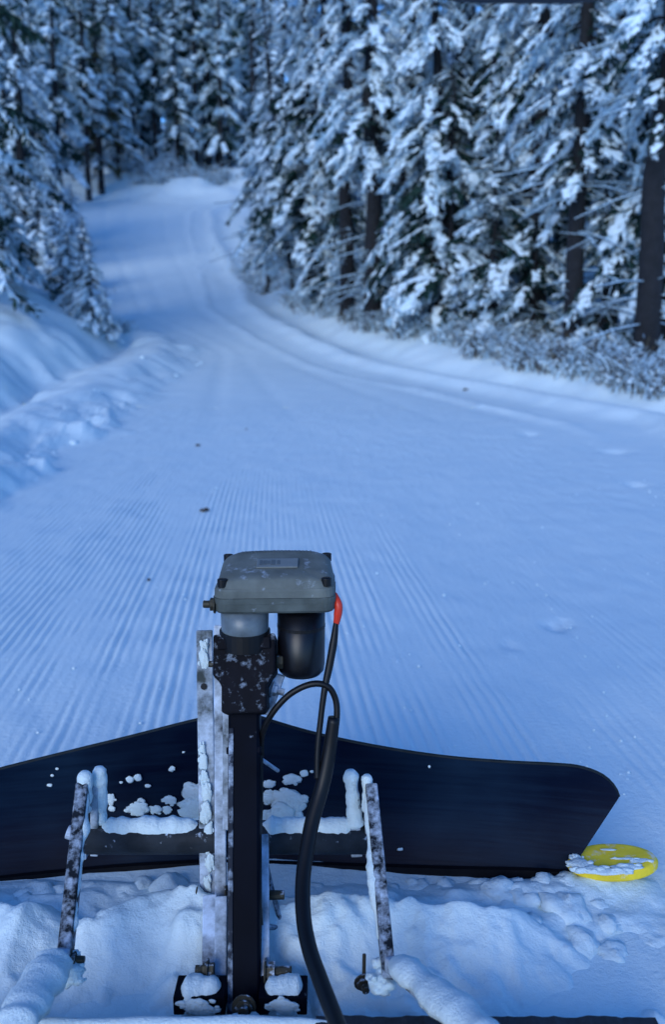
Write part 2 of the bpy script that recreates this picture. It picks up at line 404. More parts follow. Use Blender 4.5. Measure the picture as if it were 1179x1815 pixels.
# -- blade wings
XA = at(425, 1270, 1.69).x
def wing_pt(u, v, side, lean=.10):
    """point of the wing sheet under a pixel: wings sweep back towards the viewer from the middle"""
    r = ray(u, v); k = .10 if side > 0 else .13
    # Y = 1.685 - k*|X-XA| + lean*z
    A = r.y - lean*r.z + k*r.x*side
    t = (1.685 + k*XA*side + lean*CAM_H)/A
    return Vector((0, 0, CAM_H)) + r*t
def curve_tab(tab, n):
    """resample a polyline of pixels smoothly"""
    P = [Vector(p) for p in tab]; L = [0]
    for a, b_ in zip(P, P[1:]): L.append(L[-1]+(b_-a).length)
    out = []
    for i in range(n):
        s = L[-1]*i/(n-1); j = max(k for k in range(len(L)-1) if L[k] <= s+1e-9); f = (s-L[j])/(L[j+1]-L[j])
        p0, p1, p2, p3 = P[max(j-1, 0)], P[j], P[j+1], P[min(j+2, len(P)-1)]
        out.append(.5*((2*p1)+(p2-p0)*f+(2*p0-5*p1+4*p2-p3)*f*f+(3*p1-p0-3*p2+p3)*f**3))
    return out
def wing(side, top, bot):
    n, q = 60, 10
    T = curve_tab(top, n); B = curve_tab(bot, n)
    mb = MB(); fr = []; 
    for i in range(n):
        a = wing_pt(T[i].x, T[i].y, side); c = wing_pt(B[i].x, B[i].y, side); row = []
        for j in range(q):
            f = j/(q-1); p = c.lerp(a, f); bow = .028*(1-(2*f-1)**2)*(1-(i/(n-1))**5); p = p+Vector((0, bow, 0)); row.append(p)
        fr.append(row)
    V = [p for row in fr for p in row]; V2 = [p+Vector((0, .010, .0)) for p in V]
    o = n*q; F = []
    for i in range(n-1):
        for j in range(q-1):
            a, b_, c, d_ = i*q+j, i*q+j+1, (i+1)*q+j+1, (i+1)*q+j
            F += [(a, b_, c, d_), (a+o, d_+o, c+o, b_+o)]
    for i in range(n-1):
        for j in (0, q-1): F.append((i*q+j, (i+1)*q+j, (i+1)*q+j+o, i*q+j+o))
    for j in range(q-1):
        for i in (0, n-1): F.append((i*q+j, i*q+j+1, i*q+j+1+o, i*q+j+o))
    mb.add(V+V2, F); w = part(mb, 'blade_wing', 'blade')
    me = w.data; me.polygons.foreach_set('use_smooth', [True]*len(me.polygons))
    md = w.modifiers.new('edge', 'EDGE_SPLIT'); md.split_angle = R(50)
    # cutting edge strip bolted low on the camera side
    st = MB()
    for i in range(0, n-1):
        if i % 1: continue
        a0, a1 = fr[i][0], fr[i+1][0]; t0 = fr[i][0].lerp(fr[i][-1], .10); t1 = fr[i+1][0].lerp(fr[i+1][-1], .10)
        e = Vector((0, -.009, 0)); dn = Vector((0, 0, -.012))
        st.add([a0+dn+e, a1+dn+e, t1+e, t0+e, a0+dn-e*.2, a1+dn-e*.2, t1-e*.2, t0-e*.2], [(0, 1, 2, 3), (4, 7, 6, 5), (3, 2, 6, 7), (0, 4, 5, 1)] + ([(0, 3, 7, 4)] if i == 0 else []) + ([(1, 5, 6, 2)] if i == n-2 else []))
    part(st, 'cutting_edge', 'edge_rubber', w)
    lp = MB(); lp.tube([row[-1]+Vector((0, .005, 0)) for row in fr], .0042, 8); part(lp, 'top_highlight', 'blade_highlight', w, smooth=True)  # thin lighter tube paints an edge highlight along the blade top
    return w, fr
wr, frR = wing(1, [(425, 1262), (520, 1292), (600, 1312), (700, 1331), (800, 1345), (900, 1353), (980, 1357), (1030, 1362), (1068, 1376), (1090, 1396), (1098, 1414)],
               [(425, 1552), (520, 1552), (600, 1553), (700, 1554), (800, 1556), (880, 1557), (940, 1558), (970, 1558), (985, 1558), (996, 1558), (1003, 1558)])
wl, frL = wing(-1, [(425, 1262), (340, 1280), (230, 1308), (120, 1335), (0, 1365), (-120, 1398), (-220, 1425), (-290, 1448), (-318, 1475), (-325, 1500)],
               [(425, 1552), (340, 1552), (230, 1555), (120, 1562), (0, 1572), (-100, 1584), (-170, 1594), (-215, 1600), (-235, 1604), (-242, 1606)])
def blob(mb, p, r, seed, sq=(1, .35, 1), crumbs=True):
    """a lump of crusted snow: one core and a few broken bits frozen to its rim"""
    rb = random.Random(seed*13+5); big = r > .009
    bits = [(Vector(p), r*.86, 3 if big else 2)]
    if big and crumbs:
        for i in range(7):
            a_ = rb.uniform(0, 6.3); q = rb.uniform(.55, 1.0); bits.append((Vector(p)+Vector((math.cos(a_)*sq[0]*q, rb.uniform(-.3, .3)*sq[1], math.sin(a_)*sq[2]*q))*r, r*rb.uniform(.16, .42), 2))
    for i, (c, rr, sub) in enumerate(bits):
        bm = bmesh.new(); bmesh.ops.create_icosphere(bm, subdivisions=sub, radius=1)
        co = np.array([v.co[:] for v in bm.verts]); sd = seed+i*3; x, y, z = co.T
        k = 1+.42*fbm(x*1.2+sd*3.3, z*1.2+y, sd, 2)+.22*fbm(x*4.2+sd*1.3, z*4.2+y*3, sd+4, 3)+.10*fbm(x*11-sd, z*11+y*8, sd+7, 2)
        s_ = np.array(sq) if i == 0 else np.array([max(.6, sq[0]*.8), max(sq[1], .3), max(.45, sq[2]*.8)])
        vs = [tuple(v) for v in (co*s_*k[:, None]*rr+np.array(c[:]))]
        mb.add(vs, [tuple(w_.index for w_ in f.verts) for f in bm.faces]); bm.free()
def on_wing(u, v, side):
    p = wing_pt(u, v, side); zt = .24; f = min(1, max(0, p.z/zt)); return p + Vector((0, .028*(1-(2*f-1)**2)-.004, 0))
for k, (u, v, r, side) in enumerate([(325, 1333, 3, -1), (303, 1368, 6, -1), (240, 1386, 8, -1), (225, 1390, 8, -1), (258, 1402, 6, -1), (190, 1428, 10, -1),
        (245, 1430, 8, -1), (240, 1445, 16, -1), (272, 1445, 13, -1), (297, 1428, 10, -1), (292, 1446, 9, -1), (192, 1445, 7, -1), (82, 1400, 5, -1), (98, 1366, 3, -1), (88, 1380, 3, -1), (210, 1395, 4, -1),
        (516, 1390, 16, 1), (512, 1432, 26, 1), (538, 1378, 8, 1), (480, 1425, 16, 1), (476, 1400, 12, 1), (500, 1458, 26, 1), (470, 1455, 14, 1), (552, 1374, 4, 1), (710, 1510, 5, 1), (762, 1362, 3, 1), (345, 1420, 26, -1), (340, 1445, 26, -1)]):
    mb = MB(); p = on_wing(u, v, side); blob(mb, p, r*mpp(p)*.95, k+3, (1+.5*((k*7) % 5)/5, .22, .75+.5*((k*3) % 4)/4)); part(mb, 'snow_clump', 'crust', wl if side < 0 else wr, smooth=True)

# -- frame helpers in the plane of the picture's own depth
def bar(name, a, b_, w, th, mat_, parent=None, bevel=.002, ends=0.0):
    a, b_ = Vector(a), Vector(b_); ax = (b_-a).normalized(); sx = Vector((1, 0, 0)); sx = (sx-ax*sx.dot(ax)).normalized(); sy = ax.cross(sx)
    M3 = Matrix((sx, sy, ax)).transposed(); mb = MB(); mb.box((a+b_)/2, (w, th, (b_-a).length), M3)
    return part(mb, name, mat_, parent, bevel=bevel)
def hexbolt(name, p, axis, r, L, mat_='bolt', parent=None):
    axis = Vector(axis).normalized(); mb = MB(); p = Vector(p)
    mb.tube([p, p+axis*L*.35], r, 6); mb.tube([p+axis*L*.35, p+axis*L], r*.55, 10); mb.tube([p-axis*.003, p], r*1.35, 14)
    return part(mb, name, mat_, parent, bevel=.0008, seg=1)
def capsnow(mb, a, b_, r, seed, lift=.0, n=26, wob=.35, flat=1.0):
    """a lumpy cap of snow along the top of a bar"""
    a, b_ = Vector(a), Vector(b_); o = len(mb.v); m_ = 9; ax = (b_-a).normalized(); sx = ax.cross(Vector((0, 0, 1))).normalized(); up = sx.cross(ax)
    for i in range(n+1):
        f = i/n; c = a.lerp(b_, f); k = 1+wob*float(fbm(np.array(f*n*.16+seed), np.array(seed*1.7), seed, 2)); tp = min(1, 6*f+.15, 6*(1-f)+.15)
        for j in range(m_):
            an = math.pi*(-.12+1.24*j/(m_-1)); kk = k*(1+.16*float(fbm(np.array(f*n*.30+j*.25), np.array(j*.6+seed), seed+5, 2)))
            mb.v.append(tuple(c+sx*math.cos(an)*r*kk*tp+up*(math.sin(an)*r*kk*tp*flat+lift)))
    for i in range(n):
        for j in range(m_):
            j2 = (j+1) % m_
            mb.f.append((o+i*m_+j, o+i*m_+j2, o+(i+1)*m_+j2, o+(i+1)*m_+j)); mb.m.append(0)
    mb.f.append(tuple(o+j for j in range(m_))); mb.m.append(0); mb.f.append(tuple(o+n*m_+j for j in range(m_))); mb.m.append(0)

# -- mast
mB, mT = at(434, 1812, 1.245), at(434, 1215, 1.475)
AX = (mT-mB).normalized(); SX = Vector((1, 0, 0)); SX = (SX-AX*SX.dot(AX)).normalized(); SY = AX.cross(SX)*-1
if SY.y > 0: SY = -SY                                     # SY points to the viewer
FR = Matrix((SX, -SY, AX)).transposed()
mast = bar('mast', mB, mT, .053, .045, 'black_paint', bevel=.005)
mb = MB(); 
for sgn in (-1,):
    mb.box((mB+mT)/2 + SX*(-.021) + SY*.0235 - AX*.03, (.008, .004, (mT-mB).length*.84), FR)
part(mb, 'wear_strip', 'worn_edge', mast, bevel=.001)
for v in (1330,): 
    mb = MB(); c = at(434, v, 1.43); mb.box(c, (.058, .05, .012), FR); part(mb, 'tube_collar', 'black_paint', mast, bevel=.002)
# clamp at the mast head
cT, cB = at(436, 1128, 1.49), at(436, 1265, 1.455)
mb = MB(); k1 = mpp(cT)
prof = [(-.5, 0), (-.5, .52), (-.40, .60), (-.36, .66), (-.36, .98), (-.30, 1.0), (.30, 1.0), (.36, .92), (.36, .66), (.44, .55), (.5, .5), (.5, 0)]
Lc = (cB-cT).length; Wc = 108*k1
poly = [cT + SX*(a*Wc) - AX*(b_*Lc) + SY*.036 for a, b_ in prof]
mb.prism(poly, -SY*.072); clamp = part(mb, 'clamp_bracket', 'cast_black', bevel=.004)
mb = MB(); mb.prism([cT+SX*(a*Wc)-AX*(b_*Lc)+SY*.0365 for a, b_ in ((-.42, .05), (-.42, .2), (.42, .2), (.42, .05))], SY*.006); part(mb, 'clamp_lip', 'cast_black', clamp, bevel=.002)
hexbolt('bolt', at(384, 1177, 1.47), (-1, 0, 0), .010, .014, 'bolt', clamp)
hexbolt('bolt', at(490, 1172, 1.47), (1, 0, 0), .013, .034, 'bolt', clamp)
hexbolt('bolt', at(484, 1222, 1.47), (1, 0, -.3), .011, .02, 'rimed_steel', clamp)
# ear of the clamp running down to the right, rimed
bar('gusset', at(494, 1195, 1.49), at(470, 1265, 1.47), .022, .03, 'rimed_steel', clamp)

# -- actuator head: upright frame, the lid slopes to the viewer
hc = at(486, 1072, 1.49); kk = mpp(hc)
HX = Vector((1, 0, .012)).normalized(); HY = Vector((0, -1, 0)); HZ = Vector((0, 0, 1))
def rrect(w, d, r, n=5, squash=0):
    out = []
    for cx, cy, a0 in ((w/2-r, d/2-r, 0), (-w/2+r, d/2-r, 90), (-w/2+r, -d/2+r, 180), (w/2-r, -d/2+r, 270)):
        for i in range(n+1):
            a = R(a0+90*i/n); out.append((cx+r*math.cos(a), cy+r*math.sin(a)))
    return out
Wh, Dh = 208*kk, .118
def loft(mb, c, sections, tilt=0.0):
    """sections: (height, width, depth, corner radius, offset in depth)"""
    o = len(mb.v); n = None
    for (z, w, d_, r, oy) in sections:
        rr = rrect(w, d_, r); n = len(rr)
        for (x, y) in rr: mb.v.append(tuple(c+HX*x+HY*(y+oy)+HZ*(z+tilt*(-y))))
    m_ = len(sections)
    for i in range(m_-1):
        for j in range(n): mb.f.append((o+i*n+j, o+i*n+(j+1) % n, o+(i+1)*n+(j+1) % n, o+(i+1)*n+j)); mb.m.append(0)
    mb.f.append(tuple(o+j for j in range(n))[::-1]); mb.m.append(0); mb.f.append(tuple(o+(m_-1)*n+j for j in range(n))); mb.m.append(0)
hb = at(486, 1088, 1.49-Dh/2)            # lower front edge of the base
c0 = Vector((hb.x, 1.49, hb.z))
mb = MB(); loft(mb, c0, [(0, Wh*.97, Dh*.94, .018, 0), (.004, Wh, Dh, .02, 0), (.016, Wh, Dh, .02, 0), (.0165, Wh*1.012, Dh*1.015, .02, 0), (.026, Wh*1.012, Dh*1.015, .02, 0)])
hbase = part(mb, 'actuator_base', 'housing_base', bevel=0, smooth=False)
mb = MB(); loft(mb, c0, [(.0265, Wh*1.0, Dh, .02, 0), (.038, Wh*1.0, Dh, .022, 0), (.042, Wh*.985, Dh*.97, .022, 0)])
rim = part(mb, 'lid_rim', 'housing', hbase)
# the lid: domed, higher towards the back
mb = MB(); secs = []
nx, ny = 36, 26; o = 0
for iy in range(ny+1):
    for ix in range(nx+1):
        a = -1+2*ix/nx; b_ = -1+2*iy/ny
        # superellipse footprint
        s_ = (abs(a)**7+abs(b_)**7)**(1/7) if (a or b_) else 0; m_ = max(abs(a), abs(b_)); f = m_/s_ if s_ else 1
        x = a*f*Wh*.492; y = b_*f*Dh*.485
        e = max(abs(a), abs(b_)); e1 = 1-abs(a)**10; e2 = 1-abs(b_)**10
        z = .042 + (.012 + .030*(1-(b_+1)/2))*max(0, e1*e2)**.5*1.0 + .004*(1-a*a)
        if m_ >= .999: z = .040
        mb.v.append(tuple(c0+HX*x+HY*y+HZ*z))
for iy in range(ny):
    for ix in range(nx): mb.f.append((iy*(nx+1)+ix, iy*(nx+1)+ix+1, (iy+1)*(nx+1)+ix+1, (iy+1)*(nx+1)+ix)); mb.m.append(0)
lid = part(mb, 'lid', 'housing', hbase, smooth=True)
def lid_pt(a, b_, up=0):
    z = .042 + (.012+.030*(1-(b_+1)/2))*max(0, (1-abs(a)**10)*(1-abs(b_)**10))**.5 + .004*(1-a*a); return c0+HX*(a*Wh*.492)+HY*(b_*Dh*.485)+HZ*(z+up)
lt = (lid_pt(0, -.5)-lid_pt(0, .5)).normalized(); ln = HX.cross(lt).normalized(); LM = Matrix((HX, lt, ln)).transposed()
mb = MB(); mb.box(lid_pt(.03, .12, .0015), (.070, .030, .003), LM); part(mb, 'label_plate', 'plate', hbase, bevel=.0008)
for k_, x_ in enumerate((-.25, -.18, -.12, -.04, .05)):
    mb = MB(); mb.box(lid_pt(x_, .12, .0032), (.005+.002*(k_ % 2), .017-.003*(k_ % 3), .0010), LM); part(mb, 'plate_mark', 'plate_print', hbase)
rg = random.Random(3); mb = MB(); x = -.62
while x < .62:
    w_ = rg.uniform(.012, .05); mb.box(lid_pt(x+w_/2, -.66, .0006), (w_*Wh*.4, .006, .0012), LM); x += w_+.028
part(mb, 'embossed_line', 'plate_print', hbase, kind='stuff')
for a in (-.87, .87):
    for b_ in (.80, -.84):
        mb = MB(); p = lid_pt(a, b_, 0); mb.tube([p-HZ*.012, p+HZ*.0015], .0085, 14); mb.box(p+HZ*.002, (.012, .0025, .0016)); part(mb, 'screw', 'dark', hbase, bevel=.0008)
hexbolt('cable_gland', at(379, 1071, 1.45), (-1, 0, 0), .0115, .018, 'bolt', hbase)
# neck
nk = at(434, 1090, 1.475); nb = at(434, 1132, 1.475)
mb = MB(); mb.tube([nk+Vector((0, 0, .012)), nk.lerp(nb, .55), nk.lerp(nb, .8), nb], [.041, .0405, .037, .036], 28); part(mb, 'neck', 'neck', hbase, smooth=True)
mb = MB(); mb.tube([nk.lerp(nb, .62), nb-Vector((0, 0, .014))], .0435, 28); part(mb, 'seal_ring', 'dark', hbase)
# motor can
ka = at(534, 1082, 1.49); kb = at(534, 1194, 1.49); r0 = 42.5*mpp(ka)
mb = MB(); mb.tube([ka, ka.lerp(kb, .82), ka.lerp(kb, .92), ka.lerp(kb, .98), kb], [r0, r0, r0*.96, r0*.82, r0*.6], 32)
can = part(mb, 'motor_can', 'can', smooth=True)
mb = MB(); p = ka.lerp(kb, .2); mb.tube([p, p+(kb-ka)*.05], r0*1.012, 32); part(mb, 'can_band', 'dark', can)

# -- flat plates left of the mast
p1 = bar('mast_plate', at(362, 1117, 1.56), at(369, 1600, 1.45), .029, .009, 'rimed_plate')
p2 = bar('mast_plate', at(389, 1108, 1.535), at(391, 1592, 1.425), .020, .010, 'rimed_steel')
bar('mast_plate', at(401, 1255, 1.50), at(401, 1470, 1.45), .012, .012, 'rimed_plate')
for k_, (u, v, r_) in enumerate([(358, 1330, 9), (360, 1352, 11), (362, 1380, 10), (366, 1408, 13), (364, 1440, 14), (370, 1475, 12), (366, 1500, 10), (372, 1530, 11), (368, 1565, 10), (362, 1150, 11), (360, 1170, 12), (390, 1420, 9), (392, 1520, 10), (394, 1555, 9)]):
    mb = MB(); p = at(u, v, float(np.interp(v, [1117, 1600], [1.553, 1.442]))); blob(mb, p, r_*mpp(p), 300+k_, (.75, .25, 1.7)); part(mb, 'snow_clump', 'crust', p1, smooth=True)
mb = MB(); mb.tube([at(361, 1217, 1.53), at(361, 1217, 1.545)], .006, 8); part(mb, 'bolt', 'dark', p1)
bar('lower_arm', at(372, 1588, 1.40), at(371, 1748, 1.27), .024, .012, 'rimed_steel')
bar('lower_arm', at(392, 1590, 1.39), at(390, 1762, 1.26), .020, .010, 'rimed_plate')
bar('lower_arm', at(467, 1480, 1.44), at(468, 1742, 1.26), .018, .012, 'rimed_steel')
hexbolt('bolt', at(366, 1718, 1.27), (-1, 0, 0), .012, .018, 'bolt')
mb = MB(); p = at(372, 1735, 1.265); mb.box(p, (.014, .018, .045), FR); part(mb, 'stop_lug', 'bolt', bevel=.002)
hexbolt('bolt', at(472, 1722, 1.265), (1, 0, 0), .015, .040, 'bolt')
hexbolt('bolt', at(348, 1586, 1.44), (-1, 0, 0), .012, .016, 'bolt'); hexbolt('bolt', at(402, 1586, 1.42), (1, 0, 0), .012, .014, 'bolt')
# -- cross tube
tl, tr = at(152, 1484, 1.49), at(660, 1492, 1.49); tr.z = tl.z; rt = 29*mpp(tl)
mb = MB(); mb.tube([tl+Vector((-.0, 0, 0)), tr], rt, 28); tube = part(mb, 'cross_tube', 'tube_black')
tube.data.polygons.foreach_set('use_smooth', [len(p.vertices) == 4 for p in tube.data.polygons])
for a, b_, sd in ((at(165, 1470, 1.487), at(362, 1470, 1.487), 3), (at(455, 1472, 1.487), at(640, 1472, 1.487), 8)):
    a.z = b_.z = tl.z+rt*.42
    mb = MB(); capsnow(mb, a, b_, rt*.66, sd, rt*.24, 60, .16); part(mb, 'snow_cap', 'crust', tube, smooth=True)
mb = MB(); mb.tube([at(118, 1474, 1.49), tl], 12*mpp(tl), 14); part(mb, 'pivot_pin', 'rimed_steel', tube, bevel=.002)
# -- ears and link bars on either side
def ear(u0, v0, u1, v1, w, th, Y, mat_):
    """plate with a round top, standing on the tube"""
    a, b_ = at(u0, v0, Y), at(u1, v1, Y); up = (b_-a).normalized(); sd = Vector((0, 1, 0)); sd = (sd-up*sd.dot(up)).normalized(); nx_ = up.cross(sd)
    L = (b_-a).length; poly = [a+sd*w/2, a-sd*w/2]
    for i in range(13):
        an = math.pi*i/12; poly.append(a+up*(L-w/2)-sd*math.cos(an)*w/2+up*math.sin(an)*w/2)
    poly = [p-nx_*th/2 for p in poly]
    mb = MB(); mb.prism(poly, nx_*th); return part(mb, 'ear_plate', mat_, bevel=.002)
def rime(a, b_, r, seed, parent, n=20, wob=.4):
    mb = MB(); rg = random.Random(seed); pts = [Vector(a).lerp(Vector(b_), i/n) for i in range(n+1)]
    rad = [r*(1+wob*float(fbm(np.array(i*.25+seed), np.array(seed*1.0), seed, 2)))*min(1, .6+i*.3, .6+(n-i)*.3) for i in range(n+1)]
    mb.tube(pts, rad, 10, jit=.12, rng=rg); return part(mb, 'rime_coat', 'crust', parent, smooth=True)
e = ear(150, 1512, 152, 1378, .045, .016, 1.49, 'rimed_plate'); rime(at(149, 1440, 1.462), at(150, 1368, 1.462), .0115, 5, e)
e = ear(172, 1505, 172, 1372, .05, .014, 1.50, 'rimed_plate'); rime(at(179, 1462, 1.49), at(175, 1360, 1.49), .012, 6, e)
e = ear(632, 1505, 624, 1380, .055, .020, 1.50, 'rimed_plate'); rime(at(630, 1465, 1.48), at(621, 1366, 1.48), .0155, 7, e)
e = ear(656, 1510, 652, 1386, .045, .016, 1.49, 'rimed_plate'); rime(at(654, 1440, 1.463), at(650, 1374, 1.463), .0105, 9, e)
for (a, b_, ra, sd, off) in ((at(147, 1392, 1.462), at(112, 1722, 1.225), None, 12, 9), (at(658, 1394, 1.462), at(690, 1738, 1.215), None, 14, -9)):
    lb = bar('link_bar', a, b_, .021, .030, 'bar_steel', None, .003)
    o_ = off*mpp(a); sh = Vector((o_, -.004, .0)); rime(a.lerp(b_, .04)+sh, a.lerp(b_, .80)+sh*.9, .0075, sd, lb, 40, .9)
    hexbolt('bolt', a.lerp(b_, .93)+Vector((.012, -.006, .0)), (1, 0, 0), .010, .020, 'bolt', lb)
    for q_ in (.90, .97, 1.0):
        mb = MB(); blob(mb, a.lerp(b_, q_)+Vector((.012*math.copysign(1, off), -.004, -.006)), .013+.009*(q_ > .95), int(q_*100)+sd, (1, .8, .8)); part(mb, 'snow_clump', 'crust', lb, smooth=True)
# bottom lugs
hexbolt('bolt', at(644, 1742, 1.275), (.2, -1, 0), .011, .02, 'bolt'); bar('safety_clip', at(646, 1690, 1.29), at(645, 1738, 1.28), .006, .006, 'bolt')
hexbolt('bolt', at(718, 1712, 1.21), (1, 0, .1), .009, .014, 'bolt')
mb = MB(); p = at(131, 1712, 1.24); mb.box(p, (.009, .016, .045), FR); part(mb, 'stop_lug', 'bolt', bevel=.002)
# snow-laden draw struts
for (a, b_, sd) in ((at(108, 1692, 1.235), at(8, 1850, 1.02), 41), (at(696, 1706, 1.225), at(890, 1868, .98), 43)):
    st = bar('draw_strut', a, b_, .030, .022, 'rimed_plate', None, .003)
    mb = MB(); capsnow(mb, a+Vector((0, 0, .008)), b_+Vector((0, 0, .008)), .029, sd, -.002, 40, .30, .75); part(mb, 'snow_cap', 'crust', st, smooth=True)
# clevis feet either side of the mast
for (u0, u1) in ((306, 398), (458, 544)):
    a, b_ = at(u0, 1768, 1.215), at(u1, 1768, 1.215); k_ = mpp(a); w_ = (b_-a).length; hgt = 36*k_
    poly = [(0, -hgt), (0, 0), (w_, 0), (w_, -hgt), (w_*.82, -hgt)] + [(w_*.5+math.cos(R(t))*w_*.30, -hgt+math.sin(R(t))*hgt*.42) for t in range(0, 181, 15)] + [(w_*.18, -hgt)]
    mb = MB(); mb.prism([a+Vector((x, 0, z)) for x, z in poly], (0, .05, 0)); cv = part(mb, 'clevis', 'black_paint', bevel=.0015)
    mb = MB(); blob(mb, a+Vector((w_*.5, -.004, -hgt*.42)), w_*.36, int(u0), (1, .22, .55)); part(mb, 'snow_clump', 'crust', cv, smooth=True)
    mb = MB(); capsnow(mb, a+Vector((.004, .025, .0)), b_+Vector((-.004, .025, .0)), .024, int(u0), -.012, 20, .3); part(mb, 'snow_cap', 'crust', cv, smooth=True)
hexbolt('bolt', at(432, 1786, 1.205), (0, -1, .25), .014, .016, 'bolt', mast)
mb = MB(); blob(mb, at(432, 1806, 1.2), .028, 77, (1, .5, .45)); part(mb, 'snow_clump', 'crust', mast, smooth=True)
# bent hitch pin right of the mast
pts = [at(470, 1520, 1.45), at(478, 1560, 1.43), at(488, 1600, 1.40), at(497, 1636, 1.38), at(490, 1644, 1.37), at(472, 1640, 1.365), at(460, 1620, 1.365), at(456, 1590, 1.365)]
pts = [Vector(p) for p in curve_tab([tuple(p) for p in pts], 30)]
mb = MB(); mb.tube(pts, .0045, 8); pin = part(mb, 'hitch_pin', 'bar_steel', smooth=True)
mb = MB(); mb.tube([at(466, 1587, 1.39), at(504, 1586, 1.39)], .008, 10); part(mb, 'pin_handle', 'bolt', pin, bevel=.001)
bar('spring_clip', at(462, 1345, 1.5), at(494, 1367, 1.52), .006, .006, 'rimed_plate')

# ------------------------------------------------------------------ cable
Cb = thing('power_cable', 'black power cable with red plug looping down beside the plough mast', 'cable', tuple(at(600, 1815, 1.05)))
bpy.context.view_layer.update()
def cpart(name, pts, rad, m, n=12):
    pts = [Vector(p) for p in curve_tab([tuple(at(*p)) for p in pts], 60)]
    if hasattr(rad, '__len__'): rad = [float(np.interp(i/59, np.linspace(0, 1, len(rad)), rad)) for i in range(60)]
    mb = MB(); mb.tube(pts, rad, n); o = mb.build(name, m, None, smooth=True); o.parent = Cb; o.matrix_parent_inverse = Matrix.Translation(-Cb.location); return o
cpart('red_plug', [(593, 1052, 1.46), (600, 1072, 1.45), (599, 1090, 1.45), (596, 1106, 1.45)], [.004, .0068, .0072, .0048], 'red')
cpart('wire', [(596, 1102, 1.45), (592, 1135, 1.44), (584, 1180, 1.43), (575, 1225, 1.42), (568, 1280, 1.41), (563, 1330, 1.40), (562, 1380, 1.39)], [.0042, .0068, .0065, .0055, .005, .005, .005, .005], 'cable')
cpart('wire', [(463, 1340, 1.44), (464, 1305, 1.43), (480, 1268, 1.42), (512, 1232, 1.42), (550, 1213, 1.42), (580, 1216, 1.42), (595, 1240, 1.42), (597, 1275, 1.415), (590, 1320, 1.41)], .0054, 'cable')
cpart('sheath', [(592, 1272, 1.41), (584, 1330, 1.405), (572, 1390, 1.39), (555, 1450, 1.36), (545, 1500, 1.33), (537, 1560, 1.29), (538, 1625, 1.24), (548, 1680, 1.19), (567, 1735, 1.13), (592, 1800, 1.06), (612, 1850, 1.0), (640, 1930, .93)], [.010, .0125, .0125, .0122, .0122, .0118, .0116, .0113, .011], 'cable', 16)
cpart('wire', [(462, 1330, 1.44), (462, 1420, 1.41), (459, 1500, 1.37), (458, 1570, 1.34), (462, 1640, 1.31)], .0042, 'cable')

# ------------------------------------------------------------------ yellow disc
pY = at(1086, 1526, 1.622); kY = mpp(pY)
Dk = thing('skid_disc', 'round yellow skid disc caked with snow beside the blade tip', 'skid disc', (pY.x, pY.y, 0))
bpy.context.view_layer.update()
def dpart(mb, name, m, **kw):
    o = mb.build(name, m, None, **kw); o.parent = Dk; o.matrix_parent_inverse = Matrix.Translation(-Dk.location); return o
rd = 80*kY; tz = pY.z
mb = MB(); k = 40
prof = [(.0, .012), (.80, .012), (.93, .010), (1.0, .002), (1.0, -.010), (.95, -.016), (.6, -.018), (0, -.018)]
for (r_, z_) in prof[1:-1]:
    for j in range(k): an = 2*math.pi*j/k; mb.v.append((pY.x+rd*r_*math.cos(an), pY.y+rd*r_*math.sin(an)*.60, tz+z_*.8+.004*math.cos(an)))
for i in range(len(prof)-3):
    for j in range(k): mb.f.append((i*k+j, i*k+(j+1) % k, (i+1)*k+(j+1) % k, (i+1)*k+j)); mb.m.append(0)
mb.f.append(tuple(range(k))); mb.m.append(0); mb.f.append(tuple(range((len(prof)-3)*k, (len(prof)-2)*k))[::-1]); mb.m.append(0)
dpart(mb, 'disc', 'yellow', bevel=.002)
mb = MB(); mb.tube([(pY.x-.012, pY.y, tz-.012), (pY.x-.012, pY.y, -.03)], [rd*.42, rd*.30], 24); dpart(mb, 'foot', 'yellow', smooth=True)
for k_, (u, v, r, s) in enumerate([(1030, 1532, 20, (1.3, .9, .2)), (1050, 1542, 24, (1.5, .5, .2)), (1085, 1545, 22, (1.7, .4, .18)), (1112, 1536, 20, (1.5, .5, .14)), (1135, 1526, 15, (1.5, .6, .12)), (1108, 1522, 12, (1.9, .35, .10)), (1022, 1520, 13, (1, 1.1, .25)), (1080, 1506, 8, (2.2, .4, .12))]):
    r_ = ray(u, v); t = (CAM_H-(tz+.012))/(-r_.z); p = Vector((0, 0, CAM_H))+r_*t
    mb = MB(); blob(mb, p, r*kY, k_+50, s); dpart(mb, 'snow_clump', 'crust', smooth=True)

# ------------------------------------------------------------------ vehicle behind which all this is towed: only its tail edge and visor show
Vh = thing('utility_vehicle', 'dark snow rimmed tail edge and roof visor of the vehicle', 'vehicle', (0, .4, 0))
bpy.context.view_layer.update()
def vpart(mb, name, m, parent=None, **kw):
    o = mb.build(name, m, None, **kw); o.parent = parent or Vh
    o.matrix_parent_inverse = Matrix.Translation(-Vh.location) if parent is None else Matrix.Identity(4); return o
xr = at(1163, 1800, 1.15).x; ze = at(1000, 1797, 1.15).z; xm = at(560, 1800, 1.15).x
mb = MB(); rg = random.Random(5); pts = []
n = 60
for i in range(n+1):
    x = xm+(xr-xm)*i/n; pts.append((x, ze-.004+.004*float(fbm(np.array(i*.5), np.array(2.), 5, 3))))
mb.prism([Vector((x, 1.15, z)) for x, z in pts]+[Vector((xr, 1.15, ze-.07)), Vector((xm, 1.15, ze-.07))], (0, -.05, 0)); vpart(mb, 'tail_flap', 'rubber')
mb = MB(); mb.box((-.42+xm/2, 1.125, ze-.042), (xm+.84, .05, .06)); vpart(mb, 'tail_board', 'wood', bevel=.004)
